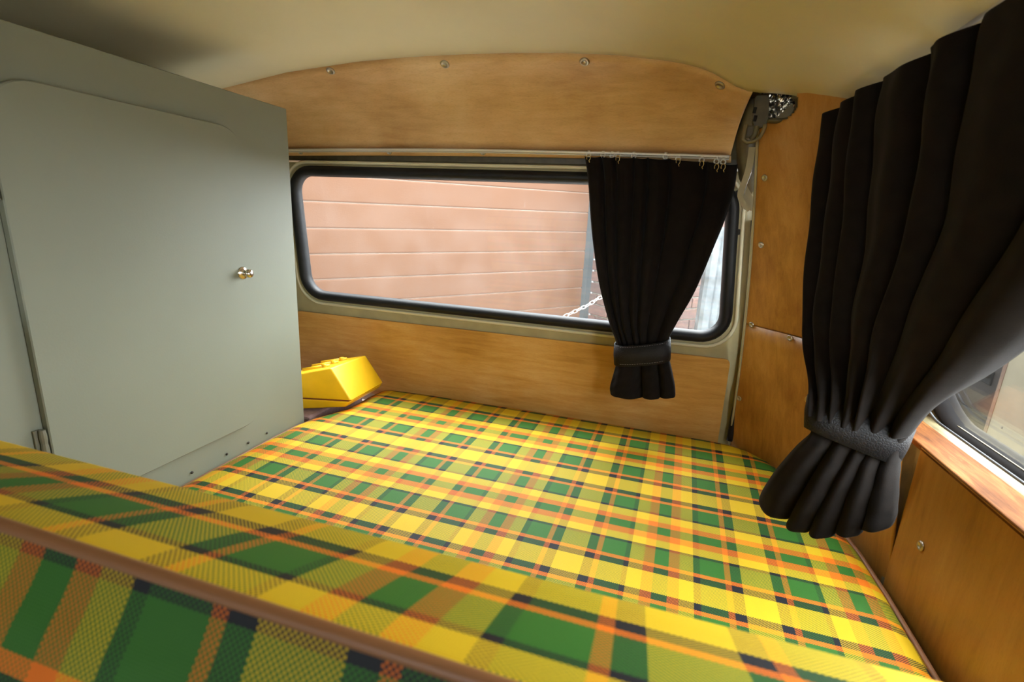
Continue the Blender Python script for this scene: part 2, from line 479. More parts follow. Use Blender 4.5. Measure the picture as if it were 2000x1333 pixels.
# left wall, front wall, right wall
def slab(bm, pts, n, t):
    a = [bm.verts.new(p) for p in pts]; b = [bm.verts.new(Vector(p)+Vector(n)*t) for p in pts]
    k = len(pts)
    bm.faces.new(a); bm.faces.new(b[::-1])
    for i in range(k): bm.faces.new((a[i], b[i], b[(i+1) % k], a[(i+1) % k]))
def side_wall(bm, sx, y0, y1, holes, zb=.205):
    """upper side wall leaning inwards, with window openings (ya, yb) between z .235 and .635"""
    def X(z): return (.50 - (z-.205)*.40) if sx > 0 else (-1.26 + (z-.205)*.10)
    n = (sx, 0, 0)
    def q(ya, yb, za, zc):
        slab(bm, [(X(za), ya, za), (X(za), yb, za), (X(zc), yb, zc), (X(zc), ya, zc)], n, .02)
    q(y0, y1, zb, .211); q(y0, y1, .635, .90)
    ys = [y0]
    for a, b in holes: ys += [a, b]
    ys.append(y1)
    for a, b in zip(ys[::2], ys[1::2]): q(a, b, .211, .635)
bm = bmesh.new()
side_wall(bm, -1, -2.2, 1.26, [], zb=-.62)
wl = struct('wall_left', bm, M_olive_d, 'olive painted side wall behind the grey cupboard', 'wall')
bm = bmesh.new()
side_wall(bm, 1, -2.2, 1.26, [(.12, .97)])
box(bm, .405, .52, -2.2, .82, -.62, .203)
box(bm, .43, .52, .82, 1.26, -.62, .203)
wr = struct('wall_right', bm, M_olive_d, 'side wall of the van behind plywood panels and curtain', 'wall')
bm = bmesh.new()
for a in ((-1.28, .52, -.62, .22), (-1.28, .52, .62, .9), (-1.28, -.90, .22, .62), (.10, .52, .22, .62)):
    box(bm, a[0], a[1], -2.23, -2.2, a[2], a[3])
struct('wall_front', bm, M_olive_d, 'front bulkhead of the van behind the viewer', 'wall')

# right lower plywood panel, its sill and the side window
bm = bmesh.new(); box(bm, .399, .405, -.30, .80, -.40, .209, .0012)
pan = new_obj('plywood_panel', bm, M_ply_side, wr, False); pan['label'] = 'varnished plywood panel below the side window'
screws(pan, [(1800, 1067)], 1.1)
bm = bmesh.new(); obb(bm, (.4275, .33, .205), (1, 0, -.05), (0, 1, 0), (.05, 0, 1), .0285, .63, .0045, .002)
sill = new_obj('sill', bm, M_ply_sill, wr, False); sill['label'] = 'scuffed plywood window sill with pale worn edge'
def sideX(z, off=0): return .50 - (z-.205)*.40 + off
w1 = empty('window_1', (.49, .43, .24)); tag(w1, 'side window behind the tied black curtain', 'window', kind='structure')
path = densify(rr(.12, .97, .206, .64, .06))
bm = bmesh.new(); tube(bm, [(sideX(z, .006), y, z) for y, z in path], .0072, 12, True, ref=(.93, 0, .37), rx=.019)
seal = new_obj('window_seal', bm, M_rub2)
bm = bmesh.new(); tube(bm, [(sideX(z, -.027), y, z) for y, z in densify(rr(.127, .963, .212, .633, .055))], .0022, 6, True, ref=(.93, 0, .37))
chr_ = new_obj('seal_bead', plain and bm, plain('grey_seal_bead', (.05, .052, .056), .4, .4)); chr_['label'] = 'shiny grey bead in the window seal'
bm = bmesh.new(); slab(bm, [(sideX(z), y, z) for y, z in rr(.12, .97, .206, .64, .06)], (1, 0, .4), .004)
gl = new_obj('glass', bm, M_glass2, None, False)
adopt(w1, seal, chr_, gl)
# curved corner panel of plywood between tailgate and side wall
LOWP = [(.222, 1.222), (.275, 1.165), (.33, 1.09), (.385, .95), (.402, .80)]
TOPP = [(.149, 1.063), (.175, 1.03), (.215, .985), (.262, .89), (.288, .80)]
rows = []
NZ = 26
for j in range(NZ+1):
    z = -.12 + (.735+.12)*j/NZ
    k = z/.70
    bow = .012*math.sin(PI*max(0, min(1, k)))
    r = []
    for i in range(33):
        a = cr(LOWP, i/32); b = cr(TOPP, i/32)
        r.append((a[0]+(b[0]-a[0])*k + bow, a[1]+(b[1]-a[1])*k + bow, z))
    rows.append(r)
def cut_rows(za, zb): return [r for r in rows if za-1e-6 <= r[0][2] <= zb+1e-6]
# the seam follows the photograph: a horizontal butt joint
bm = bmesh.new(); grid(bm, rows)
tmp = new_obj('tmp', bm, None)
tr = bvh(tmp)
sp, sn = hit(tr, 1475, 637)
SEAM = sp.z
bpy.data.objects.remove(tmp)
def resample(za, zb, n=12):
    out = []
    for j in range(n+1):
        z = za + (zb-za)*j/n; k = z/.70; bow = .012*math.sin(PI*max(0, min(1, k))); r = []
        for i in range(97):
            a = cr(LOWP, i/96); b = cr(TOPP, i/96)
            r.append(Vector((a[0]+(b[0]-a[0])*k+bow, a[1]+(b[1]-a[1])*k+bow, z)))
        out.append(r)
    return out
corner = empty('trim_4', (.33, 1.09, -.12)); tag(corner, 'curved plywood corner panel between tailgate and side window', 'panel', kind='structure')
pieces = []
for za, zb in ((-.12, SEAM-.0008), (SEAM+.0008, .735)):
    bm = bmesh.new(); grid(bm, resample(za, zb, 110 if zb > .7 else 12))
    if zb > .7:                        # cut-out round the hinge in the upper rear corner
        kill = []
        for f in bm.faces:
            c = f.calc_center_median() - CAM
            w = c.dot(fw); px, py = 1000+F*c.dot(r2)/w, 666+F*c.dot(d2)/w
            if (px < 1515 and py < 236) or ((px-1514)/44)**2 + ((py-196)/41)**2 < 1: kill.append(f)
        bmesh.ops.delete(bm, geom=kill, context='FACES')
    o = new_obj('plywood_panel', bm, M_ply_side); solidify(o, .004, 1); pieces.append(o)
adopt(corner, *pieces)
bpy.context.view_layer.update()
trL, trU = bvh(pieces[0]), bvh(pieces[1])
for px, py, t, par in ((1494, 347, trU, 1), (1487, 478, trU, 1), (1468, 634, trU, 1), (1543, 660, trU, 1), (1444, 778, trL, 0), (1542, 655, trU, 1)):
    if (px, py) == (1542, 655): continue
    p, n = hit(t, px, py)
    if p is None: p, n = hit(trU if t is trL else trL, px, py)
    if p is not None: screw(pieces[par], p, n, .95)
# dark seam behind the butt joint
bm = bmesh.new()
g = resample(SEAM-.004, SEAM+.004, 1)
grid(bm, [[p+Vector((.0022, .0022, 0)) for p in r] for r in g])
sm = new_obj('seam_backing', bm, plain('seam_filler', (.22, .18, .13), .7)); adopt(corner, sm)
# painted flange along the rear edge of the corner panel
bm = bmesh.new()
tube(bm, [resample(-.12, .70, 16)[j][0] + Vector((-.002, -.001, 0)) for j in range(17)], .0028, 6)
fl = new_obj('edge_flange', bm, M_olive); adopt(corner, fl)

# ================================================================== TAILGATE
tg = empty('door_1', (-.42, 1.235, -.06)); tag(tg, 'olive painted tailgate with wide rear window and plywood lining', 'tailgate', kind='structure')
def skew(x, z):
    k = max(0, min(1, (x+.2)/.3)); return x - .10*(z-.38)*k
WIN = [(skew(x, z), z) for x, z in densify(rr(-.998, .158, .252, .602, .060))]
# inner sheet-metal frame
inn = rr(-.998, .158, .252, .602, .060)
inn = densify(inn)
bm = bmesh.new()
def sheet(x, z):                       # project outwards on the frame outline
    return x, z
outr = []
cx, cz = -.42, .40
for x, z in inn:
    # outline: -1.075 .. .215 , -.08 .. .640
    dx, dz = x-cx, z-cz
    s = min((( .628) if dx > 0 else .655)/abs(dx) if abs(dx) > 1e-6 else 99, ((.224) if dz > 0 else .48)/abs(dz) if abs(dz) > 1e-6 else 99)
    outr.append((cx+dx*s, cz+dz*s))
def fr_ring(f, off):
    return [bm.verts.new((skew(*p), tgy(p[1], o_), p[1])) for p, o_ in ((tuple(a+(b-a)*f for a, b in zip(i, o)), off) for i, o in zip(inn, outr))]
R0 = [bm.verts.new((skew(x, z), tgy(z, .022), z)) for x, z in inn]
R1 = fr_ring(.0, .006); R2 = fr_ring(.06, .0); R3 = fr_ring(.5, .002); R4 = fr_ring(.96, .0); R5 = fr_ring(1.0, .012); R6 = fr_ring(1.0, .03)
n = len(inn)
for A, B in ((R0, R1), (R1, R2), (R2, R3), (R3, R4), (R4, R5), (R5, R6)):
    for k in range(n): bm.faces.new((A[k], B[k], B[(k+1) % n], A[(k+1) % n]))
frame = new_obj('inner_frame', bm, M_olive)
bm = bmesh.new()
lipw = [(skew(x, z), z) for x, z in densify(rr(-1.022, .180, .229, .624, .075))]
tube(bm, [(x, tgy(z, -.001), z) for x, z in lipw], .0045, 8, True, ref=(0, 1, 0), rx=.004)
lip = new_obj('frame_lip', bm, M_lip)
bm = bmesh.new()
tube(bm, [(x, tgy(z, .006), z) for x, z in WIN], .0145, 12, True, ref=(0, 1, 0), rx=.020)
rub = new_obj('window_seal', bm, M_rub); rub['label'] = 'thick black rubber seal around the rear window'
bm = bmesh.new()
slab(bm, [(skew(x, z), tgy(z, .010), z) for x, z in rr(-.998, .158, .252, .602, .06)], (0, 1, .1), .004)
glass = new_obj('glass', bm, M_glass, None, False)
# plywood lining below the window, rounded corners
LP = []
bl = ontg(590, 742, -.006); br = ontg(1396, 900, -.006); tr_ = ontg(1427, 703, -.006); tl = ontg(578, 607, -.006)
for c, p0, p1 in ((bl, tl, br), (br, bl, tr_), (tr_, br, tl), (tl, tr_, bl)):
    a = (p0-c).normalized()*.014; b = (p1-c).normalized()*.014
    for k in range(6):
        t = k/5; LP.append(c + a*(1-t)**2 + b*t**2)
bm = bmesh.new(); slab(bm, LP, (0, 1, .1), .005)
lining = new_obj('plywood_panel', bm, M_ply_low, None, False); lining['label'] = 'honey coloured plywood lining below the rear window'
adopt(tg, frame, lip, rub, glass, lining)
# two dark punched holes in the metal right of the window
for px, py in ((1441, 377), (1443, 453)):
    p = ontg(px, py, -.0015)
    bm = bmesh.new(); lathe(bm, [(.0062, 0), (.0056, -.0012), (.0040, -.0012), (0, -.0010)], p, (0, -1, -.1), 14)
    h = new_obj('punched_hole', bm, M_dark); adopt(tg, h)

# ================================================================== BED MATTRESS
def bedxy(px, py):
    p = onax(px, py, 2, 0); return (p.x, p.y)
MO = [(-.797, .165), (-.797, .35), (-.798, .60), (-.798, .80), (-.795, .90), (-.782, .955), (-.765, .99), (-.748, 1.035), (-.742, 1.09), (-.741, 1.15), (-.735, 1.195), (-.715, 1.212),
      (-.60, 1.221), (-.40, 1.224), (-.15, 1.224), (.05, 1.222), (.17, 1.219), (.222, 1.212), (.262, 1.190), (.297, 1.150), (.325, 1.095), (.350, 1.02), (.368, .94), (.379, .85), (.382, .75), (.381, .62), (.378, .45), (.375, .30), (.373, .165)]
def offset_poly(P, d):
    out = []; N = len(P)
    for i in range(N):
        a, b, c = Vector(P[i-1]), Vector(P[i]), Vector(P[(i+1) % N])
        t = ((b-a).normalized()+(c-b).normalized())
        if t.length < 1e-6: t = b-a
        t.normalize(); nrm = Vector((t.y, -t.x))      # outline runs clockwise -> inward is to the right
        q = b + nrm*d; out.append((q.x, q.y))
    return out
def dens2(P, step=.03):
    out = []
    for i in range(len(P)):
        a, b = Vector(P[i]), Vector(P[(i+1) % len(P)]); k = max(1, int((b-a).length/step))
        for j in range(k): out.append(tuple(a.lerp(b, j/k)))
    return out
MOd = dens2(MO)
def bed_uv(x, y):
    k = lin([(-.6, .028), (.1, .046), (.35, .050)], x)
    return ((x - k*(y-.68) + .5957)/.2702, (.8798 - y)/WEFT_P)
mat_root = empty('mattress', (-.21, .66, -.11))
tag(mat_root, 'yellow and green plaid mattress filling the rear of the van', 'mattress')
bm = bmesh.new(); uvl = bm.loops.layers.uv.new('UVMap')
rings = []
for d, z in ((0.0, -.10), (-.002, -.06), (0.0, -.022), (.004, -.0125), (.010, -.0075)):
    rings.append([bm.verts.new((x, y, z)) for x, y in offset_poly(MOd, d)])
n = len(MOd)
for A, B in zip(rings, rings[1:]):
    for k in range(n): bm.faces.new((A[k], A[(k+1) % n], B[(k+1) % n], B[k]))
cen = Vector((-.2, .68, 0))
prev = rings[-1]
for k_, z_ in ((.975, -.0025), (.95, -.0006), (.9, 0), (.7, 0), (.52, 0), (.34, 0), (.16, 0)):
    cur = [bm.verts.new((cen.x+(v.co.x-cen.x)*k_, cen.y+(v.co.y-cen.y)*k_, z_)) for v in rings[-1]]
    for k in range(n): bm.faces.new((prev[k], prev[(k+1) % n], cur[(k+1) % n], cur[k]))
    prev = cur
vc = bm.verts.new(cen)
for k in range(n): bm.faces.new((prev[k], prev[(k+1) % n], vc))
for f in bm.faces:
    for l in f.loops:
        x, y, z = l.vert.co; u, v = bed_uv(x, y)
        # cloth runs down over the border
        if z < -.015: v += (z+.015)*.8
        l[uvl].uv = (u, v)
bmesh.ops.recalc_face_normals(bm, faces=bm.faces)
cov = new_obj('cover', bm, M_plaid)
bm = bmesh.new(); tube(bm, [(x, y, -.0165) for x, y in offset_poly(MOd, -.0022)], .0040, 8, True)
pip = new_obj('piping', bm, M_pipe); pip['label'] = 'brown piping along the mattress edge'
adopt(mat_root, cov, pip)
# carpeted base under the mattress
bm = bmesh.new()
slab(bm, [(-.79, .05, -.585), (.395, .05, -.585), (.395, .90, -.585), (.32, 1.07, -.585), (.21, 1.19, -.585), (-.79, 1.19, -.585)], (0, 0, 1), .483)
base = new_obj('bed_platform', bm, M_carpet, None, False)
tag(base, 'mauve carpeted platform under the plaid mattress', 'platform')
bm = bmesh.new(); box(bm, -1.15, -.80, .955, 1.19, -.585, -.012, .006)
ck = new_obj('carpeted_shelf', bm, M_carpet, None, False); tag(ck, 'mauve carpeted ledge under the yellow wedges behind the cupboard', 'ledge')

# ================================================================== BACKREST IN THE FOREGROUND
br_root = empty('backrest_cushion', (-.2, .10, -.10))
tag(br_root, 'reclined plaid backrest cushion with brown piping, nearest the viewer', 'cushion')
def arc_pts(P, n=10):
    return [cr(P, i/(n*(len(P)-1))) for i in range(n*(len(P)-1)+1)]
TOPL = [(.105, -.08), (.175, .09), (.225, .215), (.2435, .262), (.2470, .280), (.2425, .2935), (.2300, .3010), (.211, .3085), (.185, .3210), (.1585, .3325), (.1385, .3400), (.1310, .3412)]
FRNT = [(.1285, .3395), (.1262, .3345), (.1190, .3230), (.1100, .3105), (.098, .290), (.084, .262), (.066, .222), (.046, .172), (.022, .110), (-.005, .03), (-.03, -.05)]
X0, X1 = -.790, .374
def loft(P, v0_at, v0, ux=.2101):
    prof = arc_pts(P, 8)
    s = [0]
    for a, b in zip(prof, prof[1:]): s.append(s[-1]+math.dist(a, b))
    i0 = min(range(len(prof)), key=lambda i: math.dist(prof[i], v0_at))
    nx = 60; xs = [X0+(X1-X0)*i/nx for i in range(nx+1)]
    def sagx(x): return -.0025*math.exp(-((x-X0)/.03)**2) - .0025*math.exp(-((x-X1)/.03)**2)
    rows = [[(x, y, z+sagx(x)) for x in xs] for y, z in prof]
    return rows, (lambda i, j: ((xs[j]+ux)/WARP_P, (v0+(s[i]-s[i0]))/WEFT_P))
bm = bmesh.new()
rows, uvf = loft(TOPL, (.211, .3085), 0.0)
grid(bm, rows, uvf)
rows2, uvf2 = loft(FRNT, (.1285, .3395), .1562, .3625)
grid(bm, rows2, uvf2)
ec = new_obj('cover', bm, M_plaid)
if ec.data.uv_layers: ec.data.uv_layers[0].name = 'UVMap'
sides = []; M_side = plain('green_side_cloth', (.10, .17, .03), .8)
for X in (X0, X1):
    bm = bmesh.new()
    prof = [(X, y, z) for y, z in arc_pts(TOPL, 8)] + [(X, y, z) for y, z in arc_pts(FRNT, 8)]
    bm.faces.new([bm.verts.new(p) for p in prof])
    sides.append(new_obj('side_cover', bm, M_side, None, False))
bm = bmesh.new()
tube(bm, [(X0+(X1-X0)*i/40, .1296, .3424) for i in range(41)], .0032, 12)
bp_ = new_obj('piping', bm, M_pipe); bp_['label'] = 'brown piping along the front edge'
adopt(br_root, ec, bp_, *sides)

# ================================================================== CUPBOARD
cup = empty('cupboard', (-1.0, .53, -.585))
tag(cup, 'tall sage grey cupboard with a round-cornered door on the left', 'cupboard')
bm = bmesh.new(); box(bm, -1.12, -.815, .10, .930, -.585, .690)
body = new_obj('body', bm, M_sage, None, False)
bm = bmesh.new(); box(bm, -.815, -.801, .10, .938, -.585, .706, .0012, 1)
fpanel = new_obj('front_panel', bm, M_sage, None, False)
bm = bmesh.new()
dpath = rr(.418, .806, .050, .641, .055, 8)
a = [bm.verts.new((-.7995, y, z)) for y, z in dpath]
b = [bm.verts.new((-.7905, y, z)) for y, z in dpath]
dp2 = rr(.4195, .8045, .0515, .6395, .0535, 8)
c = [bm.verts.new((-.789, y, z)) for y, z in dp2]
n = len(a)
for A, B in ((a, b), (b, c)):
    for k in range(n): bm.faces.new((A[k], A[(k+1) % n], B[(k+1) % n], B[k]))
bm.faces.new(c); bmesh.ops.recalc_face_normals(bm, faces=bm.faces)
cdoor = new_obj('door', bm, M_sage, None, False)
kp = onax(474, 533, 0, -.789)
bm = bmesh.new()
lathe(bm, [(.0125, 0), (.0125, .0015), (.0105, .0032), (.0068, .0035), (.0052, .007), (.0070, .0115), (.0088, .0150), (.0085, .0185), (.0060, .0212), (0, .0222)], kp, (1, 0, 0), 24)
knob = new_obj('knob', bm, M_chrome); knob['label'] = 'round nickel door knob'
hinges = []
for z in (.155, .52):
    bm = bmesh.new()
    tube(bm, [(-.793, .4125, z-.028+.007*i) for i in range(9)], [.0045, .0045, .0038, .0045, .0045, .0038, .0045, .0045, .0038], 10)
    box(bm, -.7995, -.7965, .4045, .4125, z-.028, z+.028)
    h = new_obj('hinge', bm, plain('painted_hinge', (.17, .165, .12), .4, .3), None, False); hinges.append(h)
nails = []
for px, py in ((521, 846), (485, 865), (443, 887), (375, 923)):
    p = onax(px, py, 0, -.7995)
    bm = bmesh.new(); lathe(bm, [(.0028, 0), (.0024, .0012), (0, .0018)], p, (1, 0, 0), 10)
    nails.append(new_obj('nail', bm, M_screw_d))
adopt(cup, body, fpanel, cdoor, *nails)
adopt(cdoor, knob, *hinges)

# ================================================================== YELLOW LEVELLING WEDGES
def wedge(name, front, back, label):
    """prism between two outlines (lists of points, front and back)"""
    root = empty(name, (sum(p[0] for p in front)/len(front), 1.06, min(p[2] for p in front)))
    tag(root, label, 'wedge', 'yellow wedges in the bed corner')
    bm = bmesh.new()
    A = [bm.verts.new(p) for p in front]; B = [bm.verts.new(p) for p in back]
    n = len(front)
    for k in range(n): bm.faces.new((A[k], A[(k+1) % n], B[(k+1) % n], B[k]))
    bm.faces.new(A[::-1]); bm.faces.new(B)
    bmesh.ops.recalc_face_normals(bm, faces=bm.faces)
    bmesh.ops.bevel(bm, geom=list(bm.edges), offset=.004, segments=3, profile=.6, affect='EDGES')
    o = new_obj('body', bm, M_yel); autosmooth(o, 50)
    adopt(root, o)
    return root
ZB = .024
fbr, bbr, fbl = onax(686, 783, 2, ZB), onax(749, 748, 2, ZB), onax(582, 777, 2, ZB)
ftr, btr, ftl = onax(646, 719, 2, .104), onax(714, 694, 2, .104), onax(582, 731, 2, .092)
fbl = fbl + (fbl-fbr).normalized()*.03; ftl = ftl + (ftl-ftr).normalized()*.03
back = Vector((.0, .155, 0))
up = wedge('levelling_wedge', [fbl, fbr, ftr, ftl], [fbl+back, bbr, btr, ftl+back], 'yellow plastic wedge lying on top, its sloped end catching the light')
dz = Vector((0, 0, -.0035)); ins = Vector((-.020, .003, -.022)); dn_ = Vector((0, 0, -.034))
lo = wedge('levelling_wedge', [fbl+dn_, fbr+ins, fbr+dz+Vector((-.004, 0, 0)), fbl+dz], [fbl+back+dn_, bbr+ins, bbr+dz+Vector((-.004, 0, 0)), fbl+back+dz], 'upturned yellow plastic wedge underneath the other one')
for k in range(3):
    t = .30+.24*k
    a = ftr.lerp(btr, t); b = ftl.lerp(ftl+back, t)
    bm = bmesh.new()
    tube(bm, [b.lerp(a, .1)+Vector((0, 0, .002)), b.lerp(a, .72)+Vector((0, 0, .002))], .005, 10)
    lathe(bm, [(.008, 0), (.007, .008), (0, .009)], b.lerp(a, .60), (0, 0, 1), 12)
    rb = new_obj('rib', bm, M_yel); adopt(up, rb)
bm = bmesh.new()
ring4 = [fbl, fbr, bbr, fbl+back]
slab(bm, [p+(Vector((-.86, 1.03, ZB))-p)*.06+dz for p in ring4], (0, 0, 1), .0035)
gp = new_obj('joint_strip', bm, plain('reddish_joint', (.16, .035, .006), .8), None, False); adopt(lo, gp)  # dark red joint line between the two wedges

# ================================================================== CURTAIN TRACK AND CURTAINS
track = empty('curtain_track', (-.4, 1.16, .65)); tag(track, 'thin white aluminium curtain track under the header panel', 'curtain track')
TP = [onax(x, y, 1, 1.158) for x, y in ((545, 293), (700, 292), (900, 293), (1100, 297), (1260, 301), (1424, 306))]
pts = [cr(TP, i/40) for i in range(41)]
bm = bmesh.new(); tube(bm, pts, .0042, 8, ref=(0, 0, 1), rx=.0036); trk = new_obj('track', bm, M_alu)
bm = bmesh.new(); tube(bm, [p+Vector((0, -.0005, -.0050)) for p in pts], .0026, 8, rx=.0012); trk2 = new_obj('track_lip', bm, M_alu)
adopt(track, trk, trk2)
def ring_pts(c, r, nrm, k=14):
    nrm = Vector(nrm).normalized(); s = nrm.orthogonal().normalized(); u = nrm.cross(s)
    return [Vector(c)+s*(r*math.cos(2*PI*i/k))+u*(r*math.sin(2*PI*i/k)) for i in range(k)]
for px, py in ((1150, 299), (1178, 300), (1196, 301), (1207, 301), (1238, 302), (1300, 303), (1325, 307), (1371, 310), (1400, 312), (1413, 313)):
    c = onax(px, py, 1, 1.156) + Vector((0, 0, -.003))
    bm = bmesh.new(); tube(bm, ring_pts(c, .0048, (0, 1, 0)), .0016, 6, True, ref=(0, 1, 0))
    box(bm, c.x-.003, c.x+.003, c.y-.002, c.y+.002, c.z+.004, c.z+.009)
    g = new_obj('glider', bm, M_white); adopt(track, g)

def cloth(rows_def, widths, NU=240, NV=70, seed=1):
    """rows_def: list of (A, B, normal, amplitude, tangential, sag) from top to bottom; widths: relative width of each fold"""
    rnd = random.Random(seed)
    tot_w = sum(widths); acc = [0.0]
    for w in widths: acc.append(acc[-1]+w/tot_w)
    nf = len(widths)
    am = [rnd.uniform(.7, 1.2) for _ in range(nf+1)]; lean = [rnd.uniform(-.5, .5) for _ in range(nf+1)]
    rows = []
    As = [Vector(r[0]) for r in rows_def]; Bs = [Vector(r[1]) for r in rows_def]; Ns = [Vector(r[2]).normalized() for r in rows_def]
    am_r = [r[3] for r in rows_def]; tg_r = [r[4] for r in rows_def]; sg = [r[5] for r in rows_def]
    for i in range(NV+1):
        t = i/NV
        A, B, Nn = cr(As, t), cr(Bs, t), cr(Ns, t); amp = max(0, cr(am_r, t)); tan = cr(tg_r, t); sag = cr(sg, t)
        D = (B-A); row = []
        for j in range(NU+1):
            u = j/NU
            u2 = min(.9999, max(0, u + .012*math.sin(9*u+4*t+seed)*math.sin(PI*u)))
            k = next(q for q in range(nf) if u2 < acc[q+1] or q == nf-1)
            f = (u2-acc[k])/(acc[k+1]-acc[k])
            ph = 2*PI*(f + .10*lean[k]*math.sin(2*PI*f)*(1+.6*math.sin(3*t+k)))
            a = am[k]*(1-f)+am[k+1]*f
            w = 2*abs(math.sin(ph/2))**.8 - 1 + .16*math.sin(2*ph + 3*lean[k] + 2*t)*math.sin(ph/2)**2
            uu = u - tan*math.sin(ph)*(acc[k+1]-acc[k])
            p = A + D*uu + Nn*(-amp*a*w) + Vector((0, 0, -sag*4*u*(1-u)))
            p += Vector((0, 0, -.25*amp*a*w*max(0, 1-4*t)))
            p += Nn*(.0022*math.sin(23*u+11*t+seed)*math.sin(17*t+5*u))
            row.append(p)
        rows.append(row)
    return rows
def band(bm, top, bot, hd, nrm, n=40, th=.0022):
    """a strap round a bundle: top/bot = (left, right) points of its upper and lower edge"""
    loops = []
    for (l, r), k, off in ((top, 1.0, 0), (top, 1.04, 0), (((top[0]*.5+bot[0]*.5), (top[1]*.5+bot[1]*.5)), 1.06, th), (bot, 1.04, 0), (bot, 1.0, 0)):
        c = (l+r)/2; h = (r-l)/2; nn = Vector(nrm).normalized()
        loops.append([c + h*(k*math.copysign(abs(math.cos(2*PI*i/n))**.7, math.cos(2*PI*i/n))) + nn*((hd*k+off)*math.copysign(abs(math.sin(2*PI*i/n))**.8, math.sin(2*PI*i/n))) for i in range(n)])
    V = [[bm.verts.new(p) for p in L] for L in loops]
    for A, B in zip(V, V[1:]):
        for k in range(n): bm.faces.new((A[k], A[(k+1) % n], B[(k+1) % n], B[k]))

# rear curtain, tied back at the right end of the rear window
c1 = empty('curtain', (-.05, 1.13, .08)); tag(c1, 'short black curtain tied back over the rear window', 'curtain', 'black tied curtains')
Y1 = 1.125
nn = (0, 1, .05)
def q1(x, y, yy=Y1): return onax(x, y, 1, yy)
rd = [(q1(1141, 306, 1.15), q1(1441, 322, 1.15), nn, .010, .10, -.004),
      (q1(1147, 345, 1.14), q1(1436, 365, 1.145), nn, .013, .12, 0),
      (q1(1152, 420), q1(1418, 425, 1.13), nn, .014, .14, 0),
      (q1(1159, 490), q1(1391, 490), nn, .015, .16, 0),
      (q1(1171, 560), q1(1355, 572), nn, .016, .18, 0),
      (q1(1187, 620), q1(1322, 628), nn, .017, .20, 0),
      (q1(1204, 668), q1(1305, 662), nn, .016, .22, 0),
      (q1(1206, 690), q1(1304, 684), nn, .015, .22, 0),
      (q1(1205, 706), q1(1306, 700), nn, .018, .2, 0),
      (q1(1197, 735), q1(1313, 730), nn, .020, .16, 0),
      (q1(1191, 758), q1(1318, 756), nn, .021, .14, .002),
      (q1(1192, 772), q1(1319, 774), nn, .021, .14, .006)]
bm = bmesh.new(); grid(bm, cloth(rd[:8], [.12, .10, .13, .11, .15, .24, .20], 280, 64, 3))
tail = [(a, b, n_, .011, .12, s_) for (a, b, n_, m_, t_, s_) in rd[7:]]
grid(bm, cloth(tail, [.50, .28, .22], 120, 24, 9))
cl = new_obj('cloth', bm, M_curt); solidify(cl, .0012, 0)
bm = bmesh.new()
band(bm, (q1(1202, 671), q1(1307, 661)), (q1(1202, 709), q1(1307, 701)), .034, (0, 1, .05))
tb = new_obj('tie_band', bm, M_leather); solidify(tb, .0015, 0); tb['label'] = 'black leather tie band with stitched edges'
stl = []
for yy0, yy1 in ((674, 664), (706, 698)):
    a, b = q1(1203, yy0), q1(1306, yy1)
    bm = bmesh.new()
    for k in range(22):
        t0, t1 = (k+.15)/22, (k+.75)/22
        def on(t):
            cth = 1-2*t; ss = max(0, 1-abs(cth)**(2/.7))**.5
            return a.lerp(b, t)*1.0 + Vector((0, -.0385*ss**.8-.0006, 0))
        tube(bm, [on(t0), on(t1)], .0005, 5)
    stl.append(new_obj('stitching', bm, plain('grey_thread', (.16, .15, .15), .8)))
hooks = []
for px, py in ((1371, 316), (1400, 322), (1413, 322), (1325, 311), (1207, 306), (1150, 304)):
    c = onax(px, py, 1, 1.134)
    bm = bmesh.new()
    tube(bm, [c+Vector((.004*math.cos(a), -.001, -.004+.006*math.sin(a))) for a in [PI*1.2-k*.42 for k in range(13)]] + [c+Vector((.003, -.001, -.014))], .0009, 5, ref=(0, 1, 0))
    hooks.append(new_obj('hook', bm, M_brass))
adopt(c1, cl, tb, *hooks)
adopt(tb, *stl)

# side curtain, tied back, close to the viewer on the right
c2 = empty('curtain', (.28, .70, .08)); tag(c2, 'large black curtain tied back beside the plywood corner, nearest the viewer', 'curtain', 'black tied curtains')
def q2(x, y, X): return onax(x, y, 0, X)
rd = [(q2(1624, 222, .232), Vector((.262, .36, .695)), (1, .12, 0), .016, .10, .0),
      (q2(1616, 300, .236), Vector((.268, .37, .665)), (1, .12, 0), .018, .12, .0),
      (q2(1611, 400, .240), Vector((.285, .40, .60)), (1, .15, 0), .021, .14, .0),
      (q2(1605, 500, .245), Vector((.305, .445, .53)), (1, .25, 0), .024, .16, .0),
      (q2(1598, 600, .248), q2(2010, 640, .318), (1, .4, .1), .026, .18, .0),
      (q2(1596, 680, .246), q2(1905, 735, .335), (.9, .6, .15), .026, .2, .0),
      (q2(1596, 745, .240), q2(1818, 800, .342), (.7, .8, .2), .025, .2, .0),
      (q2(1590, 800, .236), q2(1778, 848, .342), (.6, .8, .25), .022, .2, .0),
      (q2(1582, 845, .233), q2(1757, 893, .338), (.6, .8, .25), .021, .2, .0),
      (q2(1548, 880, .222), q2(1752, 930, .335), (.5, .8, .2), .026, .2, .006),
      (q2(1505, 930, .208), q2(1748, 985, .326), (.5, .8, .15), .027, .18, .024),
      (q2(1482, 965, .203), q2(1746, 1018, .318), (.5, .8, .1), .027, .18, .042)]
bm = bmesh.new(); grid(bm, cloth(rd[:8], [.09, .17, .10, .20, .13, .24, .22], 320, 80, 5))
tail = [(a, b, n_, .6*m_, .16, s_) for (a, b, n_, m_, t_, s_) in rd[7:]]
grid(bm, cloth(tail, [.30, .20, .17, .16, .17], 200, 32, 12))
cl2 = new_obj('cloth', bm, M_curt); solidify(cl2, .0014, 0)
bm = bmesh.new()
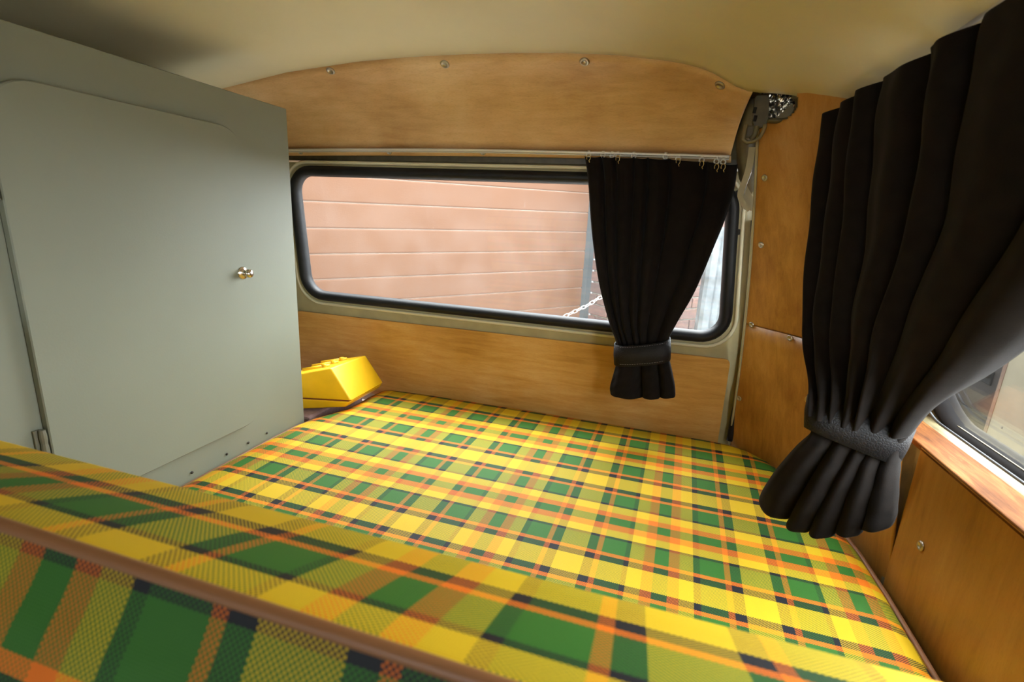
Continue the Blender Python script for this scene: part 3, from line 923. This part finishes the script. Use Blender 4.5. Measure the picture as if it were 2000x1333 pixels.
S_TL, S_TR, S_BL, S_BR = q2(1583, 772, .236), q2(1784, 838, .350), q2(1576, 833, .232), q2(1752, 906, .344)
band(bm, (S_TL, S_TR), (S_BL, S_BR), .034, (-.45, -.85, .25), 48, .003)
tb2 = new_obj('tie_band', bm, M_leather); solidify(tb2, .002, 0); tb2['label'] = 'wide black grained leather tie band'
p = S_TL + Vector((-.002, -.003, -.006))
bm = bmesh.new(); lathe(bm, [(.0058, 0), (.0055, .0015), (.0030, .0022), (.0022, .001), (0, .001)], p, (-.75, -.6, .1), 14)
ey = new_obj('eyelet', bm, M_brass); ey['label'] = 'brass eyelet at the band end'
bm = bmesh.new(); obb(bm, S_TL+Vector((.004, .002, .010)), (.75, -.6, .2), (.6, .75, 0), (0, .1, 1), .005, .002, .012, .001)
tabo = new_obj('strap_end', bm, M_leather)
adopt(c2, cl2, tb2); adopt(tb2, ey, tabo)
# track of the side curtain
bm = bmesh.new(); tube(bm, [(.252+.012*i/20, 1.0-.075*i, .706 - .0006*i) for i in range(22)], .0042, 8)
trs = new_obj('side_curtain_track', bm, M_alu); tag(trs, 'pale metal curtain track above the side window', 'curtain track')

# ================================================================== TAILGATE HINGE CORNER
root = empty('tailgate_hinge_bracket', onax(1490, 255, 1, 1.09)); tag(root, 'olive pressed steel hinge bracket in the upper corner by the header', 'bracket')
def hz(x, y, yy=1.05): return onax(x, y, 1, yy)
bm = bmesh.new()
slab(bm, [hz(*p) for p in ((1476, 186), (1503, 184), (1502, 215), (1500, 246), (1476, 250), (1470, 235), (1473, 215))], (0, 1, 0), .018)
bmesh.ops.bevel(bm, geom=list(bm.edges), offset=.002, segments=2, affect='EDGES')
b1 = new_obj('plate', bm, M_brk, None, False)
sl = []
for p in ((1473.5, 215), (1474.5, 231)):
    bm = bmesh.new(); c = hz(*p, 1.0490); tube(bm, [c+Vector((0, 0, -.005)), c+Vector((.001, 0, .005))], .0028, 8, ref=(0, 1, 0), rx=.0014); sl.append(new_obj('slot', bm, M_dark))
bm = bmesh.new(); tube(bm, [hz(*p, 1.035) for p in ((1457, 243), (1454, 262), (1452, 272), (1459, 278), (1472, 276), (1484, 268), (1491, 256), (1495, 243), (1496, 244))], .0034, 8, ref=(0, 1, 0), rx=.005)
lp = new_obj('pivot_loop', bm, M_olive_d)
bm = bmesh.new(); tube(bm, [hz(*p, 1.040) for p in ((1478, 246), (1475, 262), (1466, 272))], .0045, 8, ref=(0, 1, 0)); pv = new_obj('pivot_arm', bm, M_olive_d)
bm = bmesh.new(); box(bm, *(lambda a, b: (min(a.x, b.x), max(a.x, b.x), 1.044, 1.062, min(a.z, b.z), max(a.z, b.z)))(hz(1457, 246), hz(1476, 268)), .002); bk = new_obj('pivot_block', bm, M_brk, None, False)
adopt(root, b1, *sl, lp, pv, bk)

strap = empty('support_strap', onax(1462, 350, 1, 1.09)); tag(strap, 'bent olive metal strap hanging beside the rear curtain', 'strap')
bm = bmesh.new()
C = [(1469, 287), (1466, 310), (1461, 335), (1453, 358), (1447, 375), (1448, 388), (1456, 402), (1464, 410)]
Wd = [.0085, .0085, .0085, .0080, .0085, .0080, .007, .005]
CP = [hz(x, y, 1.085) for x, y in C]
rows = []
for i in range(33):
    t = i/32; c = cr(CP, t); w = cr(Wd, t)
    c2_ = cr(CP, min(1, t+.02)); c1_ = cr(CP, max(0, t-.02)); tn = (c2_-c1_).normalized(); sd = tn.cross(Vector((0, 1, 0))).normalized()
    rows.append([c - sd*w*.7, c + sd*w*.7, c + sd*w*.7 + Vector((.003, .022, 0)), c - sd*w*.7 + Vector((.003, .022, 0)), c - sd*w*.7])
grid(bm, rows); bar = new_obj('bar', bm, M_olive, None, False)
bm = bmesh.new()
slab(bm, [hz(*p, 1.095) for p in ((1452, 385), (1459, 362), (1471, 385), (1468, 411), (1459, 408))], (0, 1, 0), .006)
hk = new_obj('hook_plate', bm, M_olive, None, False)
adopt(strap, bar, hk)

# pressed pillar beside the tailgate: the body pillar with the seal channel
bm = bmesh.new()
L0 = [hz(*p) for p, in [((1455, 262),), ((1443, 330),), ((1448, 420),), ((1452, 520),), ((1447, 640),), ((1432, 740),), ((1412, 860),)]]
pil = [(1470, 190, 1.10), (1452, 290, 1.14), (1466, 420, 1.19), (1464, 520, 1.20), (1455, 640, 1.225), (1440, 760, 1.245), (1424, 870, 1.25)]
Lp = [onax(x-14, y, 1, yy+.012) for x, y, yy in pil]; Mp = [onax(x, y, 1, yy) for x, y, yy in pil]; Rp = [onax(x+34, y, 1, yy+.012) for x, y, yy in pil]
grid(bm, [[cr(P, i/30) for i in range(31)] for P in (Lp, Mp, Rp)])
pl = new_obj('trim_5', bm, M_brk); tag(pl, 'olive body pillar in the gap beside the tailgate', 'pillar', kind='structure'); solidify(pl, .004, 1)
# dark seal strip in the gap
bm = bmesh.new()
g = [(1474, 430, 1.165), (1470, 540, 1.178), (1459, 640, 1.20), (1447, 740, 1.212), (1436, 800, 1.216), (1425, 860, 1.220)]
tube(bm, [cr([onax(*a[:2], 1, a[2]) for a in g], i/24) for i in range(25)], .0075, 8)
sealg = new_obj('door_seal', bm, M_rub); tag(sealg, 'black rubber door seal in the gap right of the tailgate', 'seal')

# foil insulation showing in the access hole of the corner
bm = bmesh.new()
rnd = random.Random(4); rows = []
c0 = onax(1522, 205, 1, 1.065)
for i in range(15):
    rows.append([c0 + Vector((-.035+.075*j/22, rnd.uniform(-.008, .008)+.015, -.030+.062*i/14+rnd.uniform(-.002, .002))) for j in range(23)])
grid(bm, rows); foil = new_obj('foil_insulation', bm, M_foil, None, False); tag(foil, 'crumpled silver foil insulation in the upper corner hole', 'insulation')
hr = empty('access_hole_rim', onax(1530, 215, 1, 1.03)); tag(hr, 'rounded olive rim of the access hole above the corner panel', 'rim')
RIM = [onax(x, y, 1, 1.035) for x, y in ((1500, 235), (1515, 236), (1532, 235), (1545, 229), (1554, 217), (1559, 203), (1557, 192), (1548, 186))]
bm = bmesh.new(); tube(bm, [cr(RIM, i/30) for i in range(31)], .0045, 8, ref=(0, 1, 0), rx=.010)
rim = new_obj('rim', bm, M_brk)
bm = bmesh.new()
slab(bm, [onax(x, y, 1, 1.042) for x, y in ((1514, 232), (1548, 201), (1551, 212), (1546, 224), (1534, 231))], (0, 1, 0), .003)
rp = new_obj('back_plate', bm, M_olive_d, None, False)
adopt(hr, rim, rp)

# ================================================================== OUTSIDE
GZ = -.95
bm = bmesh.new(); box(bm, -30, 30, -30, 30, GZ-.2, GZ)
tag(new_obj('ground', bm, plain('pale_paving', (.42, .40, .37), .9, var=.2, scale=8), None, False), 'pale grey paved yard around the van', 'ground', kind='structure')
# garage door, brown sectional, running away to the right
GD = ray(2515, 474).normalized(); GH = Vector((GD.x, GD.y, 0)).normalized(); GN = Vector((GD.y, -GD.x, 0)).normalized()   # GN points towards the van
G0 = CAM + ray(590, 445)*2.30
def ongar(px, py, off=0.0): return onplane(px, py, G0 + GN*off, GN)
PITCHZ = 51*2.30/F
GE = ongar(1143, 474); tE = (GE-G0).dot(GH)
slope = GD.z/math.hypot(GD.x, GD.y)
M_gar = plain('brown_garage_steel', (.098, .048, .027), .6, var=.05, scale=3, bump=.25, bscale=180, spec=.10)
gar = empty('garage_door', (G0.x, G0.y, GZ)); tag(gar, 'brown horizontally ribbed garage door behind the rear window', 'garage door')
bm = bmesh.new()
prof = [(0, .0022), (.0035, .0030), (.005, .008), (.005, PITCHZ-.008), (.0035, PITCHZ-.0030), (0, PITCHZ-.0022)]
ta, tb_ = -1.9, tE
rows = [[Vector((0, 0, 0)) + GH*t + GN*d + Vector((0, 0, z + slope*t)) for t in (ta, ta*.5, 0, tb_*.5, tb_)] for d, z in prof]
grid(bm, rows)
bmesh.ops.recalc_face_normals(bm, faces=bm.faces)
pmesh = bpy.data.meshes.new('door_panel'); bm.to_mesh(pmesh); bm.free(); pmesh.materials.append(M_gar)
bpy.context.view_layer.update()
k0 = -int((G0.z-GZ)/PITCHZ)
for k in range(k0, 6):
    o = bpy.data.objects.new('door_panel', pmesh); COL.objects.link(o)
    o.location = G0 + Vector((0, 0, k*PITCHZ)); adopt(gar, o)
bm = bmesh.new()
obb(bm, G0 + GH*((ta+tE)/2) - GN*.03 + Vector((0, 0, -.22)), GH, GN, (0, 0, 1), (tE-ta)/2, .027, 1.0)
adopt(gar, new_obj('backing', bm, plain('lit_groove', (.34, .25, .20), .6), None, False))  # pale backing paints the lit panel edges into the grooves
bm = bmesh.new()
obb(bm, GE + GH*.022 + GN*.02 + Vector((0, 0, -.15)), GH, GN, (0, 0, 1), .022, .025, 1.2, .003)
jf = new_obj('door_jamb', bm, plain('dark_grey_jamb', (.035, .042, .045), .5), None, False); jf['label'] = 'dark grey jamb at the door edge'
bm = bmesh.new()
obb(bm, GE + GH*.052 + GN*.03 + Vector((0, 0, -.15)), GH, GN, (0, 0, 1), .006, .03, 1.2)
jw = new_obj('jamb_bead', bm, plain('white_bead', (.32, .32, .32), .5), None, False)
adopt(gar, jf, jw)
# brick wall: reveal beside the door, then the front face
M_mortar = plain('pale_mortar', (.30, .27, .23), .95, var=.12, scale=40)
bw = empty('brick_wall', (GE.x, GE.y, GZ)); tag(bw, 'dark red brick wall with pale mortar beside the garage door', 'wall')
def brickmesh(nm, L, D, H, mat):
    b = bmesh.new(); box(b, -L/2, L/2, -D/2, D/2, -H/2, H/2, .004, 1)
    me = bpy.data.meshes.new(nm); b.to_mesh(me); b.free(); me.materials.append(mat); return me
BM = [plain('dark_brick', c, .9, var=.3, scale=60, bump=.5, bscale=150) for c in ((.070, .034, .026), (.085, .042, .032), (.058, .030, .024))]
full = [brickmesh('brick', .215, .02, .065, m) for m in BM]; half = [brickmesh('brick', .1025, .02, .065, m) for m in BM]
C0 = GE + GH*.06
rw = .42                                    # reveal depth
cor = C0 + GN*rw
rnd = random.Random(11)
bpy.context.view_layer.update()
def face(origin, dirv, nrm, length, z0, z1):
    kids = []
    rot = Matrix((dirv, -nrm, Vector((0, 0, 1)))).transposed().to_4x4()
    r = 0; z = z0
    while z < z1:
        x = 0; first = True
        while x < length-.02:
            hf = first and r % 2 == 1
            L = .1025 if hf else .215
            if x+L > length+.005:
                L = .1025; hf = True
                if x+L > length+.02: break
            o = bpy.data.objects.new('brick', rnd.choice(half if hf else full)); COL.objects.link(o)
            c = origin + dirv*(x+L/2+.005) + nrm*(.008+rnd.uniform(-.0015, .0015)); c.z = z+.0325
            o.parent = bw
            o.matrix_local = Matrix.Translation(-Vector(bw.location)) @ Matrix.Translation(c) @ rot
            x += L+.010; first = False
        z += .075; r += 1
face(C0, GN, -GH, rw, -.55, 1.05)
face(cor, GH, GN, 1.12, -.55, 1.05)
bm = bmesh.new()
ctr = C0 + GN*(rw/2) + GH*.60
obb(bm, Vector((ctr.x, ctr.y, .24)), GH, GN, (0, 0, 1), .60, rw/2, .86)
mo = new_obj('mortar_core', bm, M_mortar, None, False); adopt(bw, mo)

# galvanised post and the white chain hanging from it
gp_ = empty('galvanised_post', onax(1392, 640, 1, 2.35)); gp_.location.z = GZ
tag(gp_, 'dull galvanised steel post standing before the brick wall', 'post')
pc = CAM + ray(1398, 500)*2.45; pc = Vector((pc.x+.03, pc.y, 0))
M_galv = plain('galvanised_steel', (.075, .085, .09), .5, .2, var=.6, scale=14)
ztop = (CAM + ray(1400, 443)*2.45).z
bm = bmesh.new()
ax = Vector((.95, .3, 0)).normalized(); ay = Vector((-.3, .95, 0)).normalized()
prof = [(-.075, .03), (-.075, -.012), (-.06, -.022), (-.03, -.022), (-.015, -.010), (.015, -.010), (.03, -.022), (.06, -.022), (.075, -.012), (.075, .03)]
grid(bm, [[pc + ax*a + ay*b + Vector((0, 0, z)) for a, b in prof] for z in (GZ, -.3, .1, ztop)])
po = new_obj('channel', bm, M_galv, None, False); solidify(po, .004, 0)
bm = bmesh.new(); lathe(bm, [(.009, 0), (.009, .001), (0, .001)], pc + ax*.045 + ay*(-.0245) + Vector((0, 0, ztop-.035)), -ay, 12)
ph_ = new_obj('bolt_hole', bm, M_dark)
adopt(gp_, po, ph_)
ch = empty('plastic_chain', (pc.x-.3, pc.y-.1, 0)); tag(ch, 'thin white chain hanging slack across the garage door corner', 'chain')
a = pc + Vector((-.10, -.06, .30)); e = CAM + ray(900, 690)*2.45
n_l = 74
cpts = []
pm = CAM + ray(1140, 600)*2.45; pm1 = CAM + ray(1195, 573)*2.45
CH = [a, pm1, pm, CAM + ray(1050, 640)*2.45, e]
tot = [cr(CH, i/200) for i in range(201)]
sl_ = [0]
for u, v in zip(tot, tot[1:]): sl_.append(sl_[-1]+(v-u).length)
step = .024; nl = int(sl_[-1]/step)
bm = bmesh.new()
lk = [Vector((.016*math.cos(t)*(1.0) , .0085*math.sin(t), 0)) for t in [2*PI*k/12 for k in range(12)]]
tube(bm, lk, .0023, 5, True); lme = bpy.data.meshes.new('link'); bm.normal_update(); bm.to_mesh(lme); bm.free(); lme.materials.append(plain('white_chain', (.30, .29, .27), .5))
for p in lme.polygons: p.use_smooth = True
for i in range(nl):
    s = (i+.5)*step
    k = max(j for j in range(201) if sl_[j] <= s)
    k = min(k, 199); u = tot[k]; v = tot[k+1]; p = u.lerp(v, (s-sl_[k])/max(1e-6, sl_[k+1]-sl_[k])); d = (v-u).normalized()
    o = bpy.data.objects.new('link', lme); COL.objects.link(o)
    q = d.to_track_quat('X', 'Z').to_matrix().to_4x4() @ Matrix.Rotation(PI/4 + PI/2*(i % 2), 4, 'X')
    o.parent = ch; o.matrix_local = Matrix.Translation(p - Vector(ch.location)) @ q

# parked car seen through the side window
car = empty('car', (2.4, 3.0, GZ)); tag(car, 'dark grey parked car seen below the side curtain', 'car')
M_car = plain('dark_car_paint', (.010, .0085, .008), .6, 0.0, spec=.02)
M_cdark = plain('black_trim', (.004, .004, .0045), .6, spec=.02)
CX = 1.60
bm = bmesh.new()
prof = [(-2.05, .32), (-2.08, .55), (-1.95, .72), (-1.0, .90), (-.45, 1.36), (.95, 1.38), (1.65, .98), (2.0, .92), (2.05, .55), (2.02, .32)]
secs = []
for dx, k in ((.0, .97), (.03, 1.0), (.85, 1.0), (1.62, 1.0), (1.65, .97)):
    secs.append([(CX+dx + (.16 if (z > 1.0 and dx < .5) else (-.16 if z > 1.0 and dx > 1.2 else 0)), 3.0+y*k, GZ+z) for y, z in prof])
V = [[bm.verts.new(p) for p in s] for s in secs]; nP = len(prof)
for A, B in zip(V, V[1:]):
    for k in range(nP): bm.faces.new((A[k], A[(k+1) % nP], B[(k+1) % nP], B[k]))
bm.faces.new(V[0][::-1]); bm.faces.new(V[-1]); bmesh.ops.recalc_face_normals(bm, faces=bm.faces)
cb = new_obj('body', bm, M_car, None, False)
parts = [cb]
hp = onax(1921, 732, 0, CX)
bm = bmesh.new(); box(bm, CX-.006, CX+.01, hp.y-.075, hp.y+.075, hp.z-.035, hp.z+.035, .006); parts.append(new_obj('door_handle', bm, M_cdark, None, False))
hg = []
bm = bmesh.new(); box(bm, CX-.016, CX-.004, hp.y-.055, hp.y+.055, hp.z-.004, hp.z+.022, .004); hg.append(new_obj('handle_flap', bm, M_car, None, False))
mz = onax(1900, 808, 0, CX)
bm = bmesh.new(); box(bm, CX-.014, CX+.01, 1.15, 4.85, mz.z-.022, mz.z+.022, .006); parts.append(new_obj('side_moulding', bm, M_cdark, None, False))
for yy in (1.65, 4.3):
    bm = bmesh.new(); lathe(bm, [(0, -.02), (.17, -.02), (.20, -.03), (.30, -.02), (.31, .05), (.30, .17), (0, .17)], (CX+.01, yy, GZ+.31), (1, 0, 0), 28); parts.append(new_obj('wheel', bm, M_cdark))
bm = bmesh.new(); slab(bm, [(CX+.162-.004, 3.0+y, GZ+z) for y, z in ((-.42, 1.32), (.85, 1.33), (1.2, 1.06), (-.75, 1.06))], (-1, 0, 0), .003); parts.append(new_obj('side_window', bm, M_cdark, None, False))
bm = bmesh.new(); box(bm, CX-.002, CX+.01, hp.y+.22, hp.y+.226, GZ+.34, GZ+.95); parts.append(new_obj('door_shut_line', bm, M_cdark, None, False))
adopt(car, *parts); adopt(parts[1], *hg)

# cream board just outside the side window
bo = empty('cream_board', (1.0, 1.5, GZ)); tag(bo, 'cream painted board with a worn brown edge outside the side window', 'board')
pb = onax(1951, 760, 0, 1.0)
bm = bmesh.new(); box(bm, 1.0, 1.035, pb.y-.40, pb.y, GZ, .75, .004)
b0 = new_obj('board', bm, plain('cream_gloss_paint', (.105, .092, .064), .5, var=.10, scale=12, spec=.2), None, False)
bm = bmesh.new(); box(bm, .9985, 1.037, pb.y-.006, pb.y+.009, GZ, .75, .001)
b1 = new_obj('worn_edge', bm, wood('worn_edge_wood', (.020, .008, .003), (.05, .022, .009), (.11, .08, .05), (6, 6, 1.5), .8, .3), None, False); b1['label'] = 'flaking brown wooden edge'
ps = onax(1957, 835, 0, 1.0)
bm = bmesh.new(); lathe(bm, [(.004, 0), (.003, .001), (0, .001)], ps, (-1, 0, 0), 10); b2 = new_obj('nail', bm, M_screw_d)
adopt(bo, b0, b1, b2)
